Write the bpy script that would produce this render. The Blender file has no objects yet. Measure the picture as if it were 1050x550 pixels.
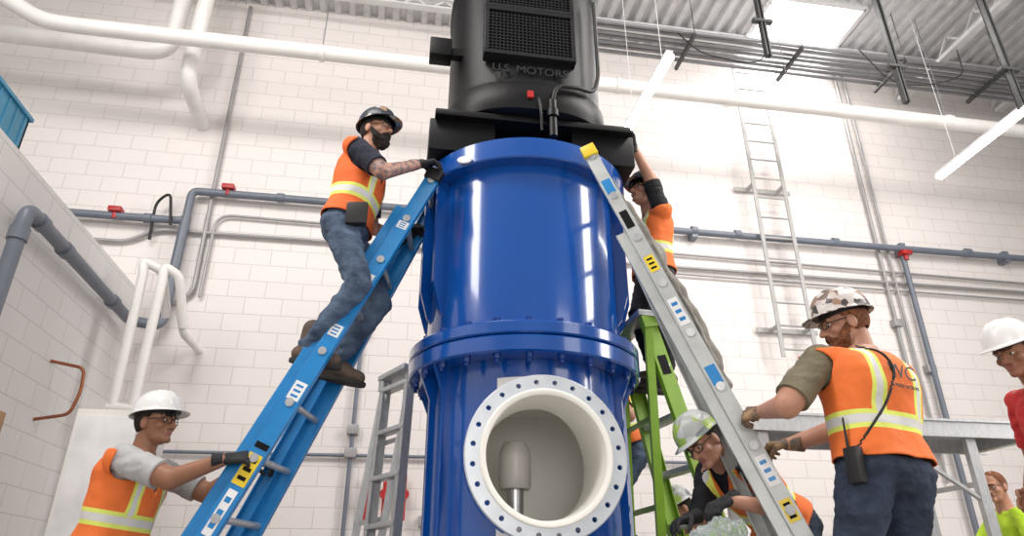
import bpy, bmesh, math, random
import numpy as np
from mathutils import Vector, Matrix, noise
random.seed(4)
V=Vector
scene=bpy.context.scene
scene.view_settings.view_transform='Standard'
COL=scene.collection

# ------------------------------------------------------------------ materials
def newmat(name):
    m=bpy.data.materials.new(name); m.use_nodes=True
    nt=m.node_tree; b=nt.nodes['Principled BSDF']
    return m,nt,b
def mat(name,c,rough=0.5,metal=0.0,var=0.08,vscale=6,bump=0.0,bscale=60,coat=0.0,c2=None,stretch=None,spec=0.5):
    m,nt,b=newmat(name)
    tc=nt.nodes.new('ShaderNodeTexCoord')
    src=tc.outputs['Object']
    if stretch:
        mp=nt.nodes.new('ShaderNodeMapping'); mp.inputs['Scale'].default_value=stretch
        nt.links.new(src,mp.inputs['Vector']); src=mp.outputs['Vector']
    n=nt.nodes.new('ShaderNodeTexNoise'); n.inputs['Scale'].default_value=vscale; n.inputs['Detail'].default_value=4
    nt.links.new(src,n.inputs['Vector'])
    r=nt.nodes.new('ShaderNodeValToRGB')
    r.color_ramp.elements[0].position=0.35; r.color_ramp.elements[1].position=0.65
    d=c2 if c2 else tuple(max(0,x*(1-var*2)) for x in c)
    r.color_ramp.elements[0].color=(*d,1); r.color_ramp.elements[1].color=(*c,1)
    nt.links.new(n.outputs['Fac'],r.inputs['Fac']); nt.links.new(r.outputs['Color'],b.inputs['Base Color'])
    b.inputs['Roughness'].default_value=rough; b.inputs['Metallic'].default_value=metal
    b.inputs['Specular IOR Level'].default_value=spec
    if coat: b.inputs['Coat Weight'].default_value=coat; b.inputs['Coat Roughness'].default_value=0.08
    if bump:
        n2=nt.nodes.new('ShaderNodeTexNoise'); n2.inputs['Scale'].default_value=bscale; n2.inputs['Detail'].default_value=3
        nt.links.new(src,n2.inputs['Vector'])
        bp=nt.nodes.new('ShaderNodeBump'); bp.inputs['Strength'].default_value=bump; bp.inputs['Distance'].default_value=0.01
        nt.links.new(n2.outputs['Fac'],bp.inputs['Height']); nt.links.new(bp.outputs['Normal'],b.inputs['Normal'])
    return m
def emis(name,c,s):
    m,nt,b=newmat(name); b.inputs['Emission Color'].default_value=(*c,1); b.inputs['Emission Strength'].default_value=s
    b.inputs['Base Color'].default_value=(*c,1); return m
def block_mat(name,axis,c=(0.775,0.725,0.70)):
    m,nt,b=newmat(name)
    tc=nt.nodes.new('ShaderNodeTexCoord'); sp=nt.nodes.new('ShaderNodeSeparateXYZ'); cb=nt.nodes.new('ShaderNodeCombineXYZ')
    nt.links.new(tc.outputs['Object'],sp.inputs[0])
    nt.links.new(sp.outputs[axis],cb.inputs[0]); nt.links.new(sp.outputs[2],cb.inputs[1])
    br=nt.nodes.new('ShaderNodeTexBrick'); nt.links.new(cb.outputs[0],br.inputs['Vector'])
    br.inputs['Scale'].default_value=1.0; br.inputs['Brick Width'].default_value=0.406; br.inputs['Row Height'].default_value=0.203
    br.inputs['Mortar Size'].default_value=0.006; br.inputs['Mortar Smooth'].default_value=0.6
    br.inputs['Color1'].default_value=(*c,1); br.inputs['Color2'].default_value=(*[x*0.975 for x in c],1)
    br.inputs['Mortar'].default_value=(*[x*0.76 for x in c],1)
    nt.links.new(br.outputs['Color'],b.inputs['Base Color'])
    n=nt.nodes.new('ShaderNodeTexNoise'); n.inputs['Scale'].default_value=70; nt.links.new(tc.outputs['Object'],n.inputs['Vector'])
    mx=nt.nodes.new('ShaderNodeMath'); mx.operation='MULTIPLY_ADD'; mx.inputs[1].default_value=-1.0
    nt.links.new(br.outputs['Fac'],mx.inputs[0])
    m2=nt.nodes.new('ShaderNodeMath'); m2.operation='MULTIPLY'; m2.inputs[1].default_value=0.12
    nt.links.new(n.outputs['Fac'],m2.inputs[0]); nt.links.new(m2.outputs[0],mx.inputs[2])
    bp=nt.nodes.new('ShaderNodeBump'); bp.inputs['Strength'].default_value=0.4; bp.inputs['Distance'].default_value=0.005
    nt.links.new(mx.outputs[0],bp.inputs['Height']); nt.links.new(bp.outputs['Normal'],b.inputs['Normal'])
    b.inputs['Roughness'].default_value=0.5
    return m

def vest_mat(name,orange=(0.95,0.20,0.035),lime=(0.80,0.88,0.16)):
    m,nt,b=newmat(name)
    at=nt.nodes.new('ShaderNodeAttribute'); at.attribute_name='tc'
    sp=nt.nodes.new('ShaderNodeSeparateXYZ'); nt.links.new(at.outputs['Vector'],sp.inputs[0])
    def M(op,a,bv=None):
        n=nt.nodes.new('ShaderNodeMath'); n.operation=op
        for i,x in enumerate((a,bv)):
            if x is None: continue
            if isinstance(x,(int,float)): n.inputs[i].default_value=x
            else: nt.links.new(x,n.inputs[i])
        return n.outputs[0]
    def band(x,lo,hi): return M('MULTIPLY',M('GREATER_THAN',x,lo),M('LESS_THAN',x,hi))
    u=M('ABSOLUTE',sp.outputs[0]); v=sp.outputs[1]
    up=M('GREATER_THAN',v,0.19)
    lim=M('MAXIMUM',band(v,0.13,0.205),M('MULTIPLY',band(u,0.075,0.135),up))
    sil=M('MAXIMUM',band(v,0.150,0.186),M('MULTIPLY',band(u,0.092,0.119),up))
    def mix(f,c1,c2):
        n=nt.nodes.new('ShaderNodeMix'); n.data_type='RGBA'; nt.links.new(f,n.inputs['Factor'])
        for s,c in ((6,c1),(7,c2)):
            if isinstance(c,tuple): n.inputs[s].default_value=(*c,1)
            else: nt.links.new(c,n.inputs[s])
        return n.outputs[2]
    tcn=nt.nodes.new('ShaderNodeTexCoord'); n1=nt.nodes.new('ShaderNodeTexNoise'); n1.inputs['Scale'].default_value=9
    nt.links.new(tcn.outputs['Object'],n1.inputs['Vector'])
    base=mix(n1.outputs['Fac'],tuple(x*0.8 for x in orange),orange)
    c=mix(lim,base,lime); c=mix(sil,c,(0.72,0.72,0.70))
    nt.links.new(c,b.inputs['Base Color']); b.inputs['Roughness'].default_value=0.75
    bp=nt.nodes.new('ShaderNodeBump'); bp.inputs['Strength'].default_value=0.6; bp.inputs['Distance'].default_value=0.03
    nt.links.new(n1.outputs['Fac'],bp.inputs['Height']); nt.links.new(bp.outputs['Normal'],b.inputs['Normal'])
    return m
def patch_mat(name,cols,scale=22,rough=0.35):
    m,nt,b=newmat(name)
    tc=nt.nodes.new('ShaderNodeTexCoord'); vo=nt.nodes.new('ShaderNodeTexVoronoi'); vo.inputs['Scale'].default_value=scale
    nt.links.new(tc.outputs['Object'],vo.inputs['Vector'])
    sp=nt.nodes.new('ShaderNodeSeparateColor'); nt.links.new(vo.outputs['Color'],sp.inputs[0])
    r=nt.nodes.new('ShaderNodeValToRGB'); r.color_ramp.interpolation='CONSTANT'
    e=r.color_ramp.elements
    for i,(p,c) in enumerate(cols):
        if i<2: e[i].position=p; e[i].color=(*c,1)
        else:
            x=e.new(p); x.color=(*c,1)
    nt.links.new(sp.outputs[0],r.inputs['Fac']); nt.links.new(r.outputs['Color'],b.inputs['Base Color'])
    b.inputs['Roughness'].default_value=rough
    return m

M_blue=mat('blue_paint',(0.002,0.075,0.36),0.20,0,0.04,3,0.03,25,coat=0.9)
M_blue2=mat('blue_bolt_paint',(0.002,0.045,0.25),0.3,0,0.05)
M_cream=mat('epoxy_liner',(0.93,0.91,0.85),0.35,0,0.02,4)
M_flange=mat('machined_flange',(0.62,0.66,0.70),0.35,0.3,0.06,10)
M_black=mat('motor_black',(0.004,0.004,0.0045),0.45,0,0.1,8,0.08,90,spec=0.28)
M_dark=mat('dark_recess',(0.003,0.003,0.003),0.7,spec=0.2)
M_blackp=mat('black_bracket',(0.004,0.004,0.0045),0.42,0,0.1,spec=0.28)
M_steel=mat('steel',(0.55,0.56,0.57),0.3,0.9,0.08,12)
M_alu=mat('aluminium',(0.52,0.53,0.54),0.38,0.5,0.08,14,stretch=(3,3,1))
M_ladblue=mat('blue_fibreglass',(0.010,0.22,0.55),0.35,0,0.06,10)
M_ladgreen=mat('green_fibreglass',(0.24,0.44,0.03),0.4,0,0.06,10)
M_ladgrey=mat('pale_fibreglass',(0.52,0.54,0.53),0.4,0.2,0.08,9)
M_yellow=mat('yellow_plastic',(0.85,0.62,0.03),0.4)
M_white=mat('white_label',(0.85,0.85,0.85),0.4)
M_red=mat('red_plastic',(0.45,0.02,0.02),0.4)
M_pvcg=mat('grey_pvc',(0.16,0.18,0.22),0.4,0,0.06)
M_cond=mat('painted_conduit',(0.36,0.35,0.35),0.4,0.2,0.06)
M_tray=mat('galvanised_conduit',(0.26,0.26,0.27),0.4,0.4,0.08)
M_pvcw=mat('white_pvc',(0.82,0.80,0.77),0.35,0,0.03)
M_galv=mat('galvanised_dark',(0.10,0.10,0.10),0.45,0.6,0.1)
M_copper=mat('copper',(0.38,0.14,0.07),0.35,0.8,0.1)
M_joist=mat('white_steelwork',(0.72,0.72,0.72),0.5)
M_deck=mat('white_deck',(0.66,0.66,0.67),0.5)
M_floor=mat('concrete',(0.40,0.38,0.36),0.55,0,0.1,2,0.2,30)
M_cloth=mat('grey_tarp',(0.33,0.31,0.28),0.85,0,0.15,14,0.5,60)
M_rubber=mat('black_rubber',(0.012,0.012,0.012),0.5)
M_blocky=block_mat('painted_block_back',0)
M_blockx=block_mat('painted_block_side',1,(0.75,0.73,0.72))
M_led=emis('led_tube',(1.0,1.0,0.98),12)
M_sky=emis('skylight_glow',(0.95,0.98,1.0),2.5)
# people
M_vest=vest_mat('hi_vis_vest')
M_vest2=vest_mat('hi_vis_vest_red_orange',(0.95,0.17,0.03))
M_hivis=mat('hi_vis_lime_shirt',(0.60,0.90,0.04),0.8,0,0.1,8,0.4,30)
M_navy=mat('navy_shirt',(0.012,0.016,0.035),0.85,0,0.2,10,0.4,40)
M_blackshirt=mat('black_shirt',(0.014,0.014,0.016),0.85,0,0.2,10,0.4,40)
M_olive=mat('olive_shirt',(0.21,0.18,0.115),0.85,0,0.12,9,0.4,40)
M_grey=mat('grey_shirt',(0.50,0.50,0.50),0.85,0,0.1,9,0.4,40)
M_redshirt=mat('red_shirt',(0.55,0.03,0.03),0.85,0,0.1,9,0.4,40)
M_jean=mat('denim',(0.085,0.13,0.20),0.85,0,0.2,9,0.7,50,c2=(0.03,0.05,0.09))
M_jeand=mat('dark_denim',(0.035,0.052,0.092),0.85,0,0.2,9,0.7,50,c2=(0.012,0.02,0.04))
M_blackpants=mat('black_pants',(0.014,0.014,0.017),0.85,0,0.2,7,0.5,50)
M_skin=mat('skin_light',(0.52,0.26,0.17),0.5,0,0.08,16)
M_skint=mat('skin_tattooed',(0.50,0.26,0.18),0.5,0,0.1,38,c2=(0.08,0.08,0.10))
M_skind=mat('skin_tan',(0.33,0.15,0.085),0.5,0,0.06,12)
M_lip=mat('lips',(0.38,0.14,0.11),0.45)
M_eye=mat('eye_white',(0.7,0.7,0.68),0.2)
M_iris=mat('iris',(0.03,0.018,0.012),0.2)
M_beardb=mat('beard_dark',(0.018,0.011,0.008),0.9,0,0.3,60,0.8,160)
M_beardg=mat('beard_ginger',(0.26,0.09,0.035),0.9,0,0.3,60,0.8,160)
M_boot=mat('work_boot_brown',(0.12,0.08,0.055),0.7,0,0.15)
M_sole=mat('boot_sole',(0.03,0.026,0.022),0.8)
M_glovek=mat('black_glove',(0.018,0.018,0.02),0.75,0,0.2,30,0.4,90)
M_glovet=mat('tan_leather_glove',(0.36,0.22,0.10),0.75,0,0.2,20,0.4,70,c2=(0.12,0.09,0.07))
M_belt=mat('leather_belt',(0.03,0.018,0.012),0.5)
M_hatw=mat('white_hard_hat',(0.84,0.84,0.83),0.25,0,0.02)
M_hatd=patch_mat('stickered_dark_hat',[(0,(0.03,0.035,0.05)),(0.62,(0.03,0.035,0.05)),(0.66,(0.35,0.22,0.12)),(0.78,(0.04,0.12,0.3)),(0.88,(0.6,0.6,0.6)),(0.94,(0.5,0.05,0.03))])
M_hatc=patch_mat('camouflage_hat',[(0,(0.62,0.58,0.55)),(0.25,(0.22,0.15,0.12)),(0.42,(0.6,0.52,0.48)),(0.55,(0.08,0.065,0.06)),(0.72,(0.35,0.22,0.16)),(0.85,(0.7,0.67,0.64))],34)
M_hatg=patch_mat('silver_green_hat',[(0,(0.42,0.44,0.42)),(0.35,(0.42,0.44,0.42)),(0.45,(0.35,0.50,0.10)),(0.62,(0.55,0.57,0.56)),(0.85,(0.2,0.22,0.23))],18)

# ------------------------------------------------------------------ mesh helpers
def group(name):
    e=bpy.data.objects.new(name,None); e.empty_display_size=0.2; COL.objects.link(e); return e
def finish(bm,name,m,parent=None,angle=35,smooth=True):
    me=bpy.data.meshes.new(name); bmesh.ops.recalc_face_normals(bm,faces=bm.faces); bm.to_mesh(me); bm.free()
    return link(me,name,m,parent,angle,smooth)
def link(me,name,m,parent=None,angle=35,smooth=True):
    if m is not None:
        for x in (m if isinstance(m,(list,tuple)) else [m]): me.materials.append(x)
    if smooth:
        me.polygons.foreach_set('use_smooth',[True]*len(me.polygons))
        me.set_sharp_from_angle(angle=math.radians(angle))
    o=bpy.data.objects.new(name,me); COL.objects.link(o)
    if parent: o.parent=parent
    return o
def frame(d,hint=V((0,0,1))):
    d=V(d).normalized(); 
    if abs(d.dot(V(hint).normalized()))>0.98: hint=V((0,1,0))
    a=d.cross(V(hint)).normalized(); b=a.cross(d).normalized(); return a,b,d
def ring_loft(bm,rings,cap=True,closed=False):
    vs=[[bm.verts.new(p) for p in r] for r in rings]; n=len(vs[0])
    pairs=list(zip(vs[:-1],vs[1:]))
    if closed: pairs.append((vs[-1],vs[0]))
    for a,b in pairs:
        for i in range(n):
            bm.faces.new((a[i],a[(i+1)%n],b[(i+1)%n],b[i]))
    if cap and not closed:
        bm.faces.new(vs[0][::-1]); bm.faces.new(vs[-1])
def cyl(bm,p1,p2,r1,r2=None,seg=20):
    p1,p2=V(p1),V(p2); r2=r1 if r2 is None else r2
    a,b,d=frame(p2-p1)
    R=lambda p,r:[p+(a*math.cos(2*math.pi*i/seg)+b*math.sin(2*math.pi*i/seg))*r for i in range(seg)]
    ring_loft(bm,[R(p1,r1),R(p2,r2)])
def capsule(bm,p1,p2,r1,r2=None,seg=14):
    p1,p2=V(p1),V(p2); r2=r1 if r2 is None else r2
    if (p2-p1).length<1e-5: p2=p1+V((0,0,1e-3))
    a,b,d=frame(p2-p1); rings=[]
    R=lambda p,r:[p+(a*math.cos(2*math.pi*i/seg)+b*math.sin(2*math.pi*i/seg))*r for i in range(seg)]
    for k in range(5,0,-1):
        t=k*math.pi/2/5.6; rings.append(R(p1-d*r1*math.sin(t),r1*math.cos(t)))
    rings.append(R(p1,r1)); rings.append(R(p2,r2))
    for k in range(1,6):
        t=k*math.pi/2/5.6; rings.append(R(p2+d*r2*math.sin(t),r2*math.cos(t)))
    ring_loft(bm,rings)
def obox(bm,c,ax,ay,az,sx,sy,sz,bev=0.0):
    c=V(c); ax,ay,az=V(ax).normalized(),V(ay).normalized(),V(az).normalized()
    vs=[bm.verts.new(c+ax*sx*i/2+ay*sy*j/2+az*sz*k/2) for i in(-1,1) for j in(-1,1) for k in(-1,1)]
    f=[(0,1,3,2),(4,6,7,5),(0,4,5,1),(2,3,7,6),(0,2,6,4),(1,5,7,3)]
    fs=[bm.faces.new([vs[i] for i in q]) for q in f]
    if bev:
        es=list({e for q in fs for e in q.edges})
        bmesh.ops.bevel(bm,geom=es,offset=bev,segments=2,affect='EDGES',profile=0.6)
def box(bm,lo,hi,bev=0.0):
    lo,hi=V(lo),V(hi); s=hi-lo
    obox(bm,(lo+hi)/2,(1,0,0),(0,1,0),(0,0,1),s.x,s.y,s.z,bev)
def bar(bm,p1,p2,wdir,w,t,bev=0.0):
    p1,p2=V(p1),V(p2); d=(p2-p1).normalized(); wd=(V(wdir)-d*V(wdir).dot(d)).normalized(); n=d.cross(wd)
    obox(bm,(p1+p2)/2,wd,n,d,w,t,(p2-p1).length,bev)
def ellipsoid(bm,c,M,rx,ry,rz,seg=20,rings=12):
    c=V(c); rs=[]
    for k in range(1,rings):
        t=math.pi*k/rings
        rs.append([c+M@V((rx*math.sin(t)*math.cos(2*math.pi*i/seg),ry*math.sin(t)*math.sin(2*math.pi*i/seg),rz*math.cos(t))) for i in range(seg)])
    ring_loft(bm,rs)
def revolve(bm,prof,c,seg=96,closed=True):
    c=V(c)
    rings=[[c+V((r*math.cos(2*math.pi*i/seg),r*math.sin(2*math.pi*i/seg),z)) for i in range(seg)] for r,z in prof]
    ring_loft(bm,rings,cap=False,closed=closed)
def revolve_y(bm,prof,c,seg=72,closed=True):
    c=V(c)
    rings=[[c+V((r*math.cos(2*math.pi*i/seg),y,r*math.sin(2*math.pi*i/seg))) for i in range(seg)] for r,y in prof]
    ring_loft(bm,rings,cap=False,closed=closed)
def fillet(pts,rad):
    pts=[V(p) for p in pts]; out=[pts[0]]
    for i in range(1,len(pts)-1):
        a,b,c=pts[i-1],pts[i],pts[i+1]
        d1=(a-b); d2=(c-b); r=min(rad,d1.length*0.49,d2.length*0.49)
        p=b+d1.normalized()*r; q=b+d2.normalized()*r
        for k in range(7):
            t=k/6; out.append(p*(1-t)**2+b*2*t*(1-t)+q*t*t)
    out.append(pts[-1]); return out
def pipe(name,pts,r,m,parent=None,rad=0.15,fil=True):
    cu=bpy.data.curves.new(name,'CURVE'); cu.dimensions='3D'; cu.bevel_depth=r; cu.bevel_resolution=5; cu.use_fill_caps=True
    P=fillet(pts,rad) if fil and len(pts)>2 else [V(p) for p in pts]
    s=cu.splines.new('POLY'); s.points.add(len(P)-1)
    for i,p in enumerate(P): s.points[i].co=(*p,1)
    s.use_smooth=True
    cu.materials.append(m)
    o=bpy.data.objects.new(name,cu); COL.objects.link(o)
    if parent: o.parent=parent
    return o
def evaluated(o):
    dg=bpy.context.evaluated_depsgraph_get(); dg.update()
    return bpy.data.meshes.new_from_object(o.evaluated_get(dg))
def remesh(bm,voxel,smooth=3,fac=0.5):
    me=bpy.data.meshes.new('tmp'); bmesh.ops.recalc_face_normals(bm,faces=bm.faces); bm.to_mesh(me); bm.free()
    o=bpy.data.objects.new('tmp',me); COL.objects.link(o)
    r=o.modifiers.new('r','REMESH'); r.mode='VOXEL'; r.voxel_size=voxel; r.adaptivity=0
    if smooth:
        s=o.modifiers.new('s','SMOOTH'); s.iterations=smooth; s.factor=fac
    out=evaluated(o); bpy.data.objects.remove(o); bpy.data.meshes.remove(me); return out
def bool_cut(o,bmc):
    me=bpy.data.meshes.new('c'); bmesh.ops.recalc_face_normals(bmc,faces=bmc.faces); bmc.to_mesh(me); bmc.free()
    c=bpy.data.objects.new('cutter',me); COL.objects.link(c)
    md=o.modifiers.new('b','BOOLEAN'); md.operation='DIFFERENCE'; md.object=c; md.solver='EXACT'
    out=evaluated(o); o.modifiers.clear(); old=o.data; o.data=out
    bpy.data.objects.remove(c)
    out.polygons.foreach_set('use_smooth',[True]*len(out.polygons)); out.set_sharp_from_angle(angle=math.radians(35))

# ------------------------------------------------------------------ room
def room():
    bm=bmesh.new(); box(bm,(-8,7.5,0),(14,7.8,8.2)); finish(bm,'wall_back',M_blocky,smooth=False)
    bm=bmesh.new(); box(bm,(-3.6,-2,0),(-3.0,7.5,3.5)); finish(bm,'wall_left',M_blockx,smooth=False)
    bm=bmesh.new(); box(bm,(-8,-6,-0.2),(14,7.8,0)); finish(bm,'floor',M_floor,smooth=False)
    bm=bmesh.new(); zt,zb=7.86,7.80; p=0.20
    def strip(x0,x1,y0,y1):
        x=x0
        while x<x1-1e-6:
            xs=[x,x+0.07,x+0.10,x+0.17,x+0.20]; zs=[zt,zt,zb,zb,zt]
            for i in range(4):
                a=[bm.verts.new(q) for q in ((xs[i],y0,zs[i]),(xs[i+1],y0,zs[i+1]),(xs[i+1],y1,zs[i+1]),(xs[i],y1,zs[i]))]
                bm.faces.new(a)
            x+=p
    strip(-8,4.6,0.5,7.5); strip(4.6,6.0,0.5,6.2); strip(6.0,14,0.5,7.5)
    finish(bm,'ceiling',M_deck,smooth=False)
    bm=bmesh.new(); box(bm,(4.6,6.2,8.0),(6.0,7.5,8.03)); w=finish(bm,'window_1',M_sky,smooth=False)
    bm=bmesh.new()
    for x in (4.6,6.0): box(bm,(x-0.03,6.2,7.76),(x+0.03,7.5,8.0))
    box(bm,(4.6,6.17,7.76),(6.0,6.23,8.0)); finish(bm,'trim_1',M_joist,smooth=False)
    for i,y in enumerate((2.2,3.8,5.4,7.0)):
        g=group('ceiling_joist')
        bm=bmesh.new(); box(bm,(-8,y-0.05,7.60),(14,y+0.05,7.63)); box(bm,(-8,y-0.05,7.75),(14,y+0.05,7.79)); 
        x=-8
        while x<13.9: bar(bm,(x,y,7.62),(x+0.2,y,7.77),(0,1,0),0.025,0.02); bar(bm,(x+0.2,y,7.77),(x+0.4,y,7.62),(0,1,0),0.025,0.02); x+=0.4
        finish(bm,'beam',M_joist,g,smooth=False)
    g=group('ceiling_truss')
    for x in (7.3,9.0):
        bm=bmesh.new(); box(bm,(x-0.06,0.6,7.30),(x+0.06,7.4,7.36)); 
        for k in range(12):
            y=1.6+k*0.5; bar(bm,(x,y,7.33),(x,y+0.25,7.6),(1,0,0),0.03,0.03); bar(bm,(x,y+0.25,7.6),(x,y+0.5,7.33),(1,0,0),0.03,0.03)
        finish(bm,'truss',M_joist,g)
room()

def wall_services():
    g=group('grey_service_pipe')
    pipe('main',[(-5.5,7.38,4.30),(-2.66,7.38,4.30),(-2.60,7.38,4.33),(-2.60,7.38,4.70),(9.5,7.38,4.67)],0.046,M_pvcg,g,0.08)
    pipe('drop',[(-2.60,7.38,4.35),(-2.60,7.38,3.02),(-2.85,7.2,3.0),(-2.85,4.95,3.05),(-2.85,4.93,2.9),(-2.85,4.93,0.02)],0.055,M_pvcg,g,0.10)
    bm=bmesh.new()
    for p in ((-2.85,5.6,3.03),(-2.85,5.15,3.045),(-2.85,6.7,3.01)):
        cyl(bm,V(p)-V((0,.04,0)),V(p)+V((0,.04,0)),0.068)
    cyl(bm,(-2.85,4.93,2.78),(-2.85,4.93,2.88),0.068)
    for x in (-4.0,-3.0,-1.6,-0.9,1.0,3.6,4.2,5.6,7.6): cyl(bm,(x-0.04,7.38,4.70 if x>-2.6 else 4.30),(x+0.04,7.38,4.70 if x>-2.6 else 4.3),0.058)
    for x in (3.6,6.6,8.2): box(bm,(x-0.04,7.36,4.60),(x+0.04,7.5,4.76))
    finish(bm,'couplings',M_pvcg,g)
    bm=bmesh.new()
    for x,z in ((-3.35,4.36),(-2.2,4.77),(6.6,4.60)):
        box(bm,(x-0.07,7.30,z-0.03),(x+0.07,7.42,z+0.03),0.01); cyl(bm,(x,7.36,z),(x,7.36,z-0.1),0.03)
    finish(bm,'valve_handles',M_red,g)
    g=group('wall_conduit')
    pipe('c1',[(-5.5,7.45,4.02),(-3.2,7.45,4.02),(-2.9,7.45,4.20),(-1.5,7.45,4.2),(9.8,7.45,4.18)],0.022,M_cond,g,0.1)
    pipe('c2',[(-2.42,7.45,7.7),(-2.38,7.45,3.45),(-2.55,7.45,3.3),(-2.62,7.45,3.3)],0.024,M_cond,g,0.15)
    pipe('c3',[(-2.30,7.45,3.4),(-2.30,7.45,4.45),(9.8,7.45,4.30)],0.017,M_cond,g,0.2)
    pipe('c4',[(-0.50,7.45,0),(-0.50,7.45,2.9),(-0.50,7.45,4.2)],0.022,M_pvcg,g)
    pipe('c5',[(-2.9,7.45,1.72),(3.6,7.45,1.76)],0.018,M_pvcg,g)
    pipe('c6',[(-1.6,7.45,0.83),(1.0,7.45,0.83)],0.018,M_pvcg,g)
    pipe('c7',[(6.28,7.45,2.5),(6.28,7.45,7.75)],0.022,M_cond,g)
    pipe('c8',[(6.42,7.45,1.6),(6.42,7.45,7.75)],0.018,M_cond,g)
    pipe('c9',[(6.59,7.40,0.4),(6.59,7.40,4.62)],0.035,M_pvcg,g)
    pipe('c10',[(9.8,7.45,4.05),(5.2,7.45,4.08),(3.2,7.45,4.10)],0.014,M_cond,g)
    pipe('c11',[(-2.95,7.42,4.05),(-2.95,7.35,4.5),(-2.8,7.3,4.62),(-2.72,7.3,4.2)],0.016,M_rubber,g,0.12)
    bm=bmesh.new()
    for x,z in ((-0.5,1.76),(-0.5,2.0),(6.42,2.0),(6.28,3.6),(6.59,3.0),(6.59,2.2),(-0.5,3.1),(0.3,1.1)):
        box(bm,(x-0.06,7.40,z-0.05),(x+0.06,7.5,z+0.05),0.008)
    finish(bm,'junction_boxes',M_cond,g)
    g=group('pump_room_gauge')
    bm=bmesh.new()
    for x in (-0.12,0.08,-0.3): cyl(bm,(x,7.42,1.35),(x,7.36,1.35),0.05); cyl(bm,(x,7.42,1.1),(x,7.42,1.55),0.02); box(bm,(x-0.02,7.42,1.33),(x+0.02,7.5,1.37))
    finish(bm,'bodies',M_red,g)
    g=group('white_process_pipe')
    pipe('header',[(-5.6,6.0,6.75),(-4.15,6.3,6.06),(-3.9,6.3,6.03),(10.5,6.3,6.0)],0.088,M_pvcw,g,0.25)
    pipe('riser',[(-5.5,6.8,6.25),(-3.0,6.8,6.20),(-3.0,6.8,7.8)],0.10,M_pvcw,g,0.28)
    pipe('wall_branch',[(-2.69,6.67,7.8),(-2.69,6.67,5.75),(-2.69,7.5,5.72)],0.088,M_pvcw,g,0.28)
    bm=bmesh.new()
    for x in (-1.2,2.3,4.6,6.8): cyl(bm,(x,6.3,6.02),(x+0.05,6.3,6.02),0.098)
    finish(bm,'clamps',M_pvcw,g)
    bm=bmesh.new()
    for x in (-1.2,4.6,6.8): cyl(bm,(x+0.02,6.3,6.1),(x+0.02,6.3,7.8),0.006,seg=8)
    finish(bm,'hanger_rods',M_tray,g)
    g=group('white_pvc_loop')
    pipe('leg_a',[(-2.40,6.9,2.95),(-2.45,6.65,3.35),(-2.63,6.6,3.42),(-2.60,6.6,3.3),(-2.58,6.6,1.95),(-2.42,6.6,1.92)],0.045,M_pvcw,g,0.06)
    pipe('leg_b',[(-2.22,6.9,2.85),(-2.28,6.65,3.30),(-2.42,6.6,3.38),(-2.41,6.6,3.2),(-2.41,6.6,1.95),(-2.30,6.6,1.92)],0.045,M_pvcw,g,0.06)
    pipe('link',[(-2.30,6.9,3.05),(-2.22,6.95,2.8),(-2.20,7.5,2.8)],0.04,M_pvcw,g,0.06)
    pipe('stub',[(-2.62,6.6,1.95),(-2.35,6.6,1.95),(-2.35,6.6,0.0)],0.05,M_pvcw,g,0.08)
    g=group('copper_water_pipe')
    pipe('p1',[(-3.0,3.3,1.55),(-2.6,3.9,1.33),(-2.35,4.45,1.28),(-2.35,4.45,0.0)],0.018,M_copper,g,0.08)
    pipe('p2',[(-3.0,3.3,1.2),(-2.55,3.9,1.02),(-2.45,4.3,0.95),(-2.45,4.3,0.0)],0.018,M_copper,g,0.08)
    pipe('p3',[(-3.0,6.2,2.25),(-2.72,6.2,2.2),(-2.70,6.2,2.0),(-2.74,6.2,1.8),(-3.0,6.2,1.75)],0.014,M_copper,g,0.06)
    bm=bmesh.new(); box(bm,(-2.42,4.25,1.22),(-2.28,4.40,1.42),0.01); finish(bm,'union_box',mat('cardboard',(0.45,0.28,0.15),0.8),g)
    g=group('white_utility_cabinet')
    bm=bmesh.new(); box(bm,(-2.08,4.8,0.0),(-1.66,5.3,1.55),0.012); finish(bm,'body',M_pvcw,g)
    bm=bmesh.new(); box(bm,(-2.05,4.785,0.1),(-1.69,4.80,1.50),0.004); finish(bm,'door',M_white,g)
    bm=bmesh.new(); box(bm,(-1.74,4.765,0.8),(-1.72,4.79,0.95),0.004); finish(bm,'handle',M_steel,g)
    g=group('blue_storage_bin')
    bm=bmesh.new()
    for lo,hi in (((-3.50,4.2,3.5),(-3.06,4.95,3.52)),((-3.50,4.2,3.5),(-3.48,4.95,3.86)),((-3.08,4.2,3.5),(-3.06,4.95,3.86)),((-3.5,4.2,3.5),(-3.06,4.22,3.86)),((-3.5,4.93,3.5),(-3.06,4.95,3.86)),((-3.52,4.18,3.83),(-3.04,4.97,3.86))):
        box(bm,lo,hi)
    for k in range(6): box(bm,(-3.062,4.28+k*0.12,3.55),(-3.052,4.30+k*0.12,3.82))
    finish(bm,'shell',mat('blue_plastic',(0.05,0.28,0.46),0.4),g)
    g=group('fixed_wall_ladder')
    bm=bmesh.new()
    for x in (4.49,4.93): box(bm,(x-0.025,7.26,3.0),(x+0.025,7.28,7.75))
    z=3.1
    while z<7.7: cyl(bm,(4.49,7.27,z),(4.93,7.27,z),0.014,seg=10); z+=0.305
    for z in (3.4,5.45,7.0):
        box(bm,(4.30,7.44,z-0.03),(5.12,7.46,z+0.03))
        for x in (4.49,4.93): box(bm,(x-0.02,7.27,z-0.02),(x+0.02,7.5,z+0.02))
    finish(bm,'ladder',mat('painted_rail',(0.42,0.41,0.40),0.45),g)
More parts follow.
